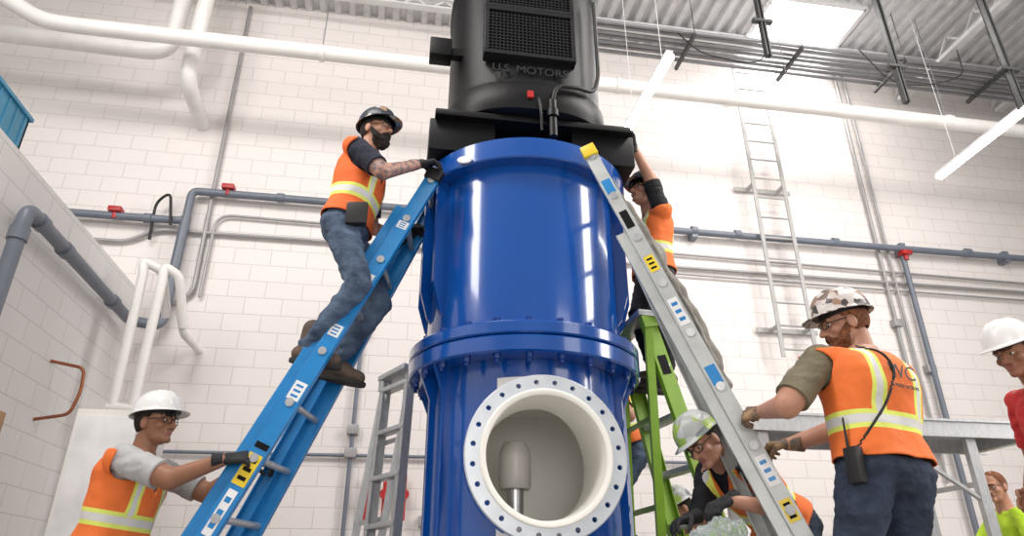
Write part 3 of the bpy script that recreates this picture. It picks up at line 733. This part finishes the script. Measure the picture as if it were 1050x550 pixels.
    for i in range(24):
        a=2*math.pi*i/24; b=2*math.pi*(i+1)/24
        bar(bm,T(0.082*math.cos(a),-0.01+0.100*math.sin(a),0.050),T(0.082*math.cos(b),-0.01+0.100*math.sin(b),0.050),up,0.03,0.004)
    finish(bm,'suspension_band',band or M_rubber,g,smooth=False)

ARM1,ARM2,LEG1,LEG2=0.295,0.262,0.44,0.43
def person(P,N,L,hd,face,hup,lh,rh,la,ra,shirt,pants,skin,hat,vest=None,vox=0.012,name='construction_worker',
           sleeve=0.75,armskin=None,glove=(M_glovek,M_glovek),beard=None,hair=M_beardb,glasses=True,toes=None,lpole=None,rpole=None,kpole=None,belt=True,boots=None,bulk=1.0,shoulder_fwd=(0,0),bald=False,brimf=0.038):
    g=group(name); P,N,L=V(P),V(N),V(L); U=(N-P).normalized(); L=(L-U*L.dot(U)).normalized(); F=L.cross(U); T=(N-P).length
    k=T/0.50
    pt=lambda l,f,u:P+L*l+F*f+U*u
    sl=N+L*0.175*bulk-U*0.055+F*shoulder_fwd[0]; sr=N-L*0.175*bulk-U*0.055+F*shoulder_fwd[1]
    hl=P+L*0.092*bulk-U*0.03; hr=P-L*0.092*bulk-U*0.03
    down=V((0,0,-1))
    lw,ld,ln,lc=lh; rw,rd,rn,rc=rh
    le,lw=ik(sl,lw,ARM1,ARM2,lpole or (down*0.8+L*0.4-F*0.3)); re,rw=ik(sr,rw,ARM1,ARM2,rpole or (down*0.8-L*0.4-F*0.3))
    kp=V(kpole) if kpole else F
    lk,la=ik(hl,la,LEG1,LEG2,kp+L*0.25); rk,ra=ik(hr,ra,LEG1,LEG2,kp-L*0.25)
    bm=bmesh.new(); rings=[]
    prof=[(-0.10,0.10,0.075,0),(-0.075,0.150,0.105,-0.005),(-0.02,0.178,0.125,-0.008),(0.05,0.168,0.115,0),(0.13,0.158,0.105,0.005),(0.22,0.166,0.113,0.005),(0.31,0.176,0.120,0.0),(0.38,0.180,0.115,-0.005),(0.43,0.160,0.095,-0.01),(0.465,0.105,0.075,-0.012),(0.50,0.062,0.060,-0.005),(0.53,0.055,0.056,0.0)]
    for u,rx,ry,off in prof:
        R=[]
        for i in range(32):
            a=2*math.pi*i/32; cx,sx=math.cos(a),math.sin(a); n=2.4
            R.append(pt(rx*bulk*math.copysign(abs(cx)**(2/n),cx),off+ry*bulk*math.copysign(abs(sx)**(2/n),sx),u*k))
        rings.append(R)
    ring_loft(bm,rings)
    capsule(bm,N-U*0.07+L*0.08,sl,0.065,0.064*bulk); capsule(bm,N-U*0.07-L*0.08,sr,0.065,0.064*bulk)
    bones=[]; cuffs=[]
    def bone(a,b,r1,r2,lab): capsule(bm,a,b,r1,r2,18); bones.append((V(a),V(b),r1,r2,lab))
    ub=bulk
    for s_,e_,w_,nm in ((sl,le,lw,'l'),(sr,re,rw,'r')):
        bone(s_,e_,0.061*ub,0.049*ub,'uarm'+nm); bone(e_,w_,0.046*ub,0.029*ub,'farm'+nm)
        se=s_.lerp(e_,min(sleeve,0.98)); 
        if sleeve<1: capsule(bm,s_.lerp(e_,0.1),s_.lerp(e_,sleeve*0.8),0.066*ub,0.062*ub,18)
        cuffs.append((s_.lerp(e_,sleeve-0.16),s_.lerp(e_,min(sleeve+0.03,1.0)),0.064*ub,0.0635*ub))
    for h_,k_,a_,nm in ((hl,lk,la,'l'),(hr,rk,ra,'r')):
        bone(h_,k_,0.098*ub,0.066*ub,'thigh'+nm); bone(k_,a_,0.066*ub,0.056,'calf'+nm)
        capsule(bm,k_.lerp(a_,0.15),k_.lerp(a_,0.45),0.066*ub,0.062)
    bones.append((P-U*0.02,P+U*0.42*k,0.16*bulk,0.16*bulk,'torso')); bones.append((N-U*0.09-L*0.13,N-U*0.09+L*0.13,0.075,0.075,'torso'))
    bones.append((N-U*0.005,N+(V(hd)-N)*0.6,0.055,0.05,'neck'))
    me=remesh(bm,vox,3)
    n=len(me.vertices); co=np.empty(n*3); me.vertices.foreach_get('co',co); co=co.reshape(-1,3)
    nf=len(me.polygons); fc=np.empty(nf*3); me.polygons.foreach_get('center',fc); fc=fc.reshape(-1,3)
    def classify(pts):
        best=np.full(len(pts),1e9); lab=np.zeros(len(pts),int); tt=np.zeros(len(pts))
        for i,(a,b,r1,r2,_) in enumerate(bones):
            a_=np.array(a); ab=np.array(b)-a_; t=np.clip(((pts-a_)@ab)/(ab@ab),0,1); d=np.linalg.norm(pts-(a_+t[:,None]*ab),axis=1)-(r1+(r2-r1)*t)
            m=d<best; best[m]=d[m]; lab[m]=i; tt[m]=t[m]
        return lab,tt
    lab,tt=classify(fc); names=[b[4] for b in bones]
    Pn,Ln,Un,Fn=map(np.array,(P,L,U,F))
    fu=(fc-Pn)@Ln; fv=(fc-Pn)@Un; fw=(fc-Pn)@Fn
    mats=[shirt,pants,skin,M_belt,armskin or skin]
    for m in mats: me.materials.append(m)
    idx=np.zeros(nf,int)
    for i in range(nf):
        b=names[lab[i]]
        if b=='torso':
            if fv[i]<0.02*k: idx[i]=1; 
            elif fv[i]<0.055*k and belt: idx[i]=3
            else: idx[i]=0
            if fv[i]>0.485*k: idx[i]=2
        elif b.startswith('uarm'): idx[i]=0 if tt[i]<sleeve else 4; 
        elif b.startswith('farm'): idx[i]=4 if sleeve<1.5 else 0
        elif b=='neck': idx[i]=2 if fv[i]>0.47*k else 0
        else: idx[i]=1 if fv[i]<0.03*k or not b.startswith('thigh') else 0
    me.polygons.foreach_set('material_index',idx)
    if vest:
        vb=bmesh.new(); vb.from_mesh(me); vb.faces.ensure_lookup_table()
        dele=[]
        for i,f_ in enumerate(vb.faces):
            b=names[lab[i]]; keep=False
            if b=='torso' or (b.startswith('uarm') and tt[i]<0.06): keep=0.015*k<fv[i]<0.475*k
            if b=='neck': keep=fv[i]<0.468*k and abs(fu[i])>0.07
            if b.startswith('thigh') and fv[i]>0.015*k: keep=True
            if fw[i]>0 and fv[i]>0.30*k and abs(fu[i])<(fv[i]-0.30*k)*0.42: keep=False
            if not keep: dele.append(f_)
        bmesh.ops.delete(vb,geom=dele,context='FACES')
        for v in vb.verts:
            v.co+=v.normal*(0.018+0.012*noise.noise(v.co*9))
        for it in range(10):
            new={}
            for v in vb.verts:
                be=[e for e in v.link_edges if len(e.link_faces)==1]
                if len(be)==2: new[v]=v.co*0.5+(be[0].other_vert(v).co+be[1].other_vert(v).co)*0.25
            for v,c_ in new.items(): v.co=c_
        vm=bpy.data.meshes.new('vest'); vb.to_mesh(vm); vb.free(); vm.materials.clear()
        vc=np.empty(len(vm.vertices)*3); vm.vertices.foreach_get('co',vc); vc=vc.reshape(-1,3)-Pn
        at=vm.attributes.new('tc','FLOAT_VECTOR','POINT'); at.data.foreach_set('vector',np.stack([vc@Ln,vc@Un/k,vc@Fn],1).ravel())
        for p in vm.polygons: p.material_index=0
        o=link(vm,'safety_vest',vest,g,80); o.data.polygons.foreach_set('use_smooth',[True]*len(vm.polygons))
        s=o.modifiers.new('sm','SMOOTH'); s.iterations=3; s.factor=0.5
        s=o.modifiers.new('so','SOLIDIFY'); s.thickness=0.006
    vlab,vt=classify(co); nrm=[v.normal.copy() for v in me.vertices]
    for i,v in enumerate(me.vertices):
        b=names[vlab[i]]
        if b=='neck' or b.startswith('farm') or (b.startswith('uarm') and vt[i]>sleeve-0.1): continue
        p=v.co; q=V((p.x*14,p.y*14,p.z*26)); a=0.009
        if b.startswith('calf') and vt[i]>0.6: a=0.014
        v.co=p+nrm[i]*a*(noise.noise(q)+0.5*noise.noise(q*2.3))
    link(me,'body',None,g,80)
    bm=bmesh.new()
    for a_,b_,r1,r2 in cuffs: cyl(bm,a_,b_,r1,r2,28)
    finish(bm,'sleeve_hems',shirt,g)
    k1=1.12
    hand(g,'left_hand',lw,ld,ln,lc,-1,glove[0] or skin,k1 if glove[0] else 1.0); hand(g,'right_hand',rw,rd,rn,rc,1,glove[1] or skin,k1 if glove[1] else 1.0)
    tl,tr=toes or (F,F)
    boot(g,'left_boot',la,tl,(la*0+V((0,0,1))),boots); boot(g,'right_boot',ra,tr,V((0,0,1)),boots)
    head(g,hd,face,hup,N,skin,hat,beard,hair,glasses,brimf,bald=bald)
    return g,dict(P=P,N=N,L=L,F=F,U=U,sl=sl,sr=sr,le=le,re=re)

# A : climber on blue ladder
gA,_=person(P=(-0.40,3.68,2.42),N=(-0.32,3.68,2.93),L=(0.25,0.97,0),hd=(-0.28,3.66,3.12),face=(0.80,-0.55,-0.05),hup=(0.05,0,1),
  lh=((-0.06,3.90,2.50),(0.6,0.0,0.6),(0.7,-0.5,-0.5),0.9),rh=((0.0,3.50,2.80),(0.85,0.1,0.35),(0.3,0.4,-0.8),0.8),
  la=(-0.40,3.84,1.64),ra=(-0.52,3.62,1.66),shirt=M_navy,pants=M_jean,skin=M_skin,hat=M_hatd,vest=M_vest2,armskin=M_skint,beard=M_beardb,
  toes=((1,0.1,-0.15),(1,-0.1,-0.15)),rpole=(-0.2,-0.5,-0.9),bulk=1.05)
# B : worker behind right of pump
person(P=(1.68,4.15,2.46),N=(1.70,4.15,2.96),L=(0.1,-1,0),hd=(1.66,4.13,3.14),face=(-0.9,-0.3,0.1),hup=(0,0,1),
  lh=((1.56,4.0,3.44),(-0.1,-0.05,1),(-1,0,0),0.4),rh=((1.48,4.42,3.05),(-1,0,0.2),(0,0,-1),0.4),
  la=(1.62,3.96,1.72),ra=(1.64,4.12,1.72),shirt=M_blackshirt,pants=M_blackpants,skin=M_skin,hat=M_hatd,vest=M_vest,vox=0.014,lpole=(1,-0.2,0),kpole=(-0.3,-0.6,0))
# C : big worker at right with his back to us
gC,iC=person(P=(1.95,2.58,0.93),N=(1.98,2.60,1.425),L=(-0.97,-0.24,0),hd=(1.95,2.63,1.575),face=(-0.93,0.32,-0.22),hup=(0,0,1),
  lh=((1.60,2.83,1.21),(-0.45,0.85,0.05),(0.5,0.4,-0.6),1.0),rh=((1.80,2.98,1.10),(-0.6,0.8,0.1),(0.0,0.3,-1),1.0),
  la=(1.82,2.48,0.10),ra=(2.12,2.66,0.10),shirt=M_olive,pants=M_jeand,skin=M_skin,hat=M_hatc,vest=M_vest,vox=0.010,beard=M_beardg,hair=M_beardg,
  glove=(M_glovet,M_glovet),sleeve=0.8,armskin=M_skin,bulk=1.15,lpole=(-0.6,-0.4,-0.6),shoulder_fwd=(0.05,0.03))
# D : bending worker
person(P=(2.02,3.52,0.80),N=(1.66,3.42,1.10),L=(0.1,-1,0),hd=(1.53,3.34,1.165),face=(-0.75,-0.42,-0.62),hup=(-0.6,0,0.8),
  lh=((1.52,3.12,0.86),(-0.8,-0.3,-0.3),(0,0.2,-1),0.8),rh=((1.42,3.34,0.80),(-0.8,-0.3,-0.2),(0,-0.3,-1),0.6),
  la=(2.05,3.34,0.10),ra=(2.12,3.74,0.10),shirt=M_blackshirt,pants=M_jeand,skin=M_skin,hat=M_hatg,vest=M_vest,sleeve=0.95,kpole=(-1,0,0.2),toes=((-1,0,0),(-1,0,0)),lpole=(0.2,-0.6,-0.8))
# E : left worker steadying the ladder
person(P=(-1.38,3.86,0.63),N=(-1.31,3.85,1.12),L=(0.28,0.96,0),hd=(-1.27,3.84,1.275),face=(0.93,-0.35,0.02),hup=(0,0,1),
  lh=((-0.80,3.92,1.08),(1,0,0.2),(0.4,0,-1),0.8),rh=((-0.82,3.52,1.05),(1,0.0,0.15),(0.3,0.5,-0.6),0.8),
  la=(-1.36,4.06,0.10),ra=(-1.43,3.62,0.10),shirt=M_grey,pants=M_jeand,skin=M_skind,hat=M_hatw,vest=M_vest,rpole=(0,-0.2,-1),shoulder_fwd=(0,0.05),kpole=(1,-0.1,0),bulk=1.1)
# F : young worker at right edge
person(P=(3.12,2.80,0.91),N=(3.06,2.80,1.40),L=(-0.15,-1,0),hd=(2.97,2.80,1.55),face=(-0.93,-0.22,-0.38),hup=(-0.1,0,1),
  lh=((3.02,2.58,0.92),(-0.4,0.0,-0.6),(-0.3,1,0),0.5),rh=((3.02,3.0,0.92),(-0.4,0,-0.6),(-0.3,-1,0),0.5),
  la=(3.1,2.66,0.10),ra=(3.15,2.95,0.10),shirt=M_redshirt,pants=M_jeand,skin=M_skind,hat=M_hatw,glove=(None,None),glasses=False)
# G : worker in lime shirt, lower right
person(P=(4.86,5.0,0.58),N=(4.76,5.0,1.06),L=(-0.3,-1,0),hd=(4.70,4.98,1.22),face=(-0.93,-0.3,-0.2),hup=(0,0,1),
  lh=((4.4,4.75,0.8),(-1,0,0),(0,0,-1),0.6),rh=((4.4,5.2,0.8),(-1,0,0),(0,0,-1),0.6),
  la=(4.86,4.85,0.10),ra=(4.9,5.2,0.10),shirt=M_hivis,pants=M_jeand,skin=M_skin,hat=None,vox=0.014,kpole=(-1,0,0),hair=M_beardg)
# H : worker behind pump in jeans
person(P=(1.66,4.80,1.38),N=(1.50,4.86,1.85),L=(-0.2,-1,0),hd=(1.36,4.86,1.98),face=(-0.8,0.1,-0.5),hup=(-0.4,0,1),
  lh=((1.32,4.62,1.5),(-1,0,0),(0,0,-1),0.6),rh=((1.3,5.0,1.5),(-1,0,0),(0,0,-1),0.6),
  la=(1.64,4.72,0.64),ra=(1.76,4.92,0.64),shirt=M_blackshirt,pants=M_jean,skin=M_skin,hat=M_hatd,vest=M_vest,vox=0.015)
# I : crouching worker in lime shirt
person(P=(2.40,5.3,0.50),N=(2.22,5.25,0.90),L=(-0.1,-1,0),hd=(2.14,5.22,1.04),face=(-0.8,0.0,-0.5),hup=(0,0,1),
  lh=((1.85,5.15,0.6),(-1,0,0),(0,0,-1),0.6),rh=((1.9,5.4,0.6),(-1,0,0),(0,0,-1),0.6),
  la=(2.4,5.15,0.10),ra=(2.45,5.45,0.10),shirt=M_hivis,pants=M_jeand,skin=M_skin,hat=M_hatg,vox=0.015,kpole=(-1,0,0))

def radio(g,i):
    P,L,F,U=i['P'],i['L'],i['F'],i['U']
    bm=bmesh.new(); c=P+L*0.215-F*0.05-U*0.02; obox(bm,c,L,F,U,0.04,0.065,0.14,0.008); capsule(bm,c+U*0.07+F*0.02,c+U*0.19+F*0.02,0.006,0.004,8); finish(bm,'radio',M_rubber,g)
    pts=[c+U*0.06-F*0.02,P+L*0.19-F*0.14+U*0.12,P+L*0.12-F*0.175+U*0.22,P+L*0.05-F*0.185+U*0.36,P+L*0.06-F*0.15+U*0.45,P+L*0.10-F*0.05+U*0.50]
    pts=fillet(pts,0.1); out=[]
    for k in range(len(pts)-1):
        for j in range(10):
            t=j/10; p=pts[k].lerp(pts[k+1],t); a=(k*10+j)*1.3; out.append(p+V((math.cos(a),math.sin(a),0))*0.004)
    pipe('radio_cord',out,0.0035,M_rubber,g,fil=False)
    for n_,(txt,size,u) in enumerate((('WC',0.085,0.335),('construction',0.030,0.295))):
        cu=bpy.data.curves.new('vest_print','FONT'); cu.body=txt; cu.size=size; cu.extrude=0.001; cu.align_x='CENTER'; cu.materials.append(M_belt)
        t=bpy.data.objects.new('vest_print_%d'%n_,cu); COL.objects.link(t); t.parent=g
        R=Matrix((-L,U,-F)).transposed().to_4x4(); R.translation=P-F*0.172+U*u+L*0.0; t.matrix_world=R
radio(gC,iC)
bm=bmesh.new(); obox(bm,(-0.33,3.49,2.42),(1,0,0.1),(0,1,0),(0,0,1),0.12,0.06,0.14,0.015); finish(bm,'tool_pouch',M_rubber,gA)

# ------------------------------------------------------------------ light
w=bpy.data.worlds.new('World'); scene.world=w; w.use_nodes=True
bg=w.node_tree.nodes['Background']; bg.inputs['Color'].default_value=(1.0,0.98,0.96,1); bg.inputs['Strength'].default_value=0.38
def area(name,loc,target,size,sy,e,c=(1,0.96,0.93)):
    l=bpy.data.lights.new(name,'AREA'); l.shape='RECTANGLE'; l.size=size; l.size_y=sy; l.energy=e; l.color=c
    o=bpy.data.objects.new(name,l); COL.objects.link(o); o.location=loc
    o.rotation_euler=(V(target)-V(loc)).to_track_quat('-Z','Y').to_euler()
area('overhead_fill_light',(-2.2,1.5,7.0),(0.5,5,2),3.5,1.2,215)  # added overhead fill, out of view, not a modelled fixture
area('overhead_fill_light',(4.8,2.5,7.0),(2.5,5,2),3.5,1.2,250)  # second added overhead fill, also unseen
area('front_fill_light',(0.2,-4.5,1.9),(0.7,4.0,1.3),3.0,3.0,130)  # added frontal fill behind the camera, brightens the nozzle bore; no door
area('side_window_light',(-5.2,1.4,5.6),(0.7,4.2,2.4),1.2,3.6,180)
area('side_window_light',(7.6,1.6,4.6),(0.9,4.2,2.4),1.4,4.5,250)
area('front_fill_light',(6.0,-3.5,3.2),(1.5,4.5,2.4),2.5,4.0,90)  # added fill lamp from front right, unseen, no door there
area('skylight_light',(5.3,6.8,7.7),(5.0,6.9,4),1.3,1.1,70)
# ------------------------------------------------------------------ camera
cam=bpy.data.cameras.new('camera'); cam.lens=24.0; cam.sensor_width=36; cam.clip_start=0.05
co=bpy.data.objects.new('camera',cam); COL.objects.link(co); co.location=(0,0,0.5)
co.rotation_euler=(math.radians(115),0,math.radians(-9.2)); scene.camera=co
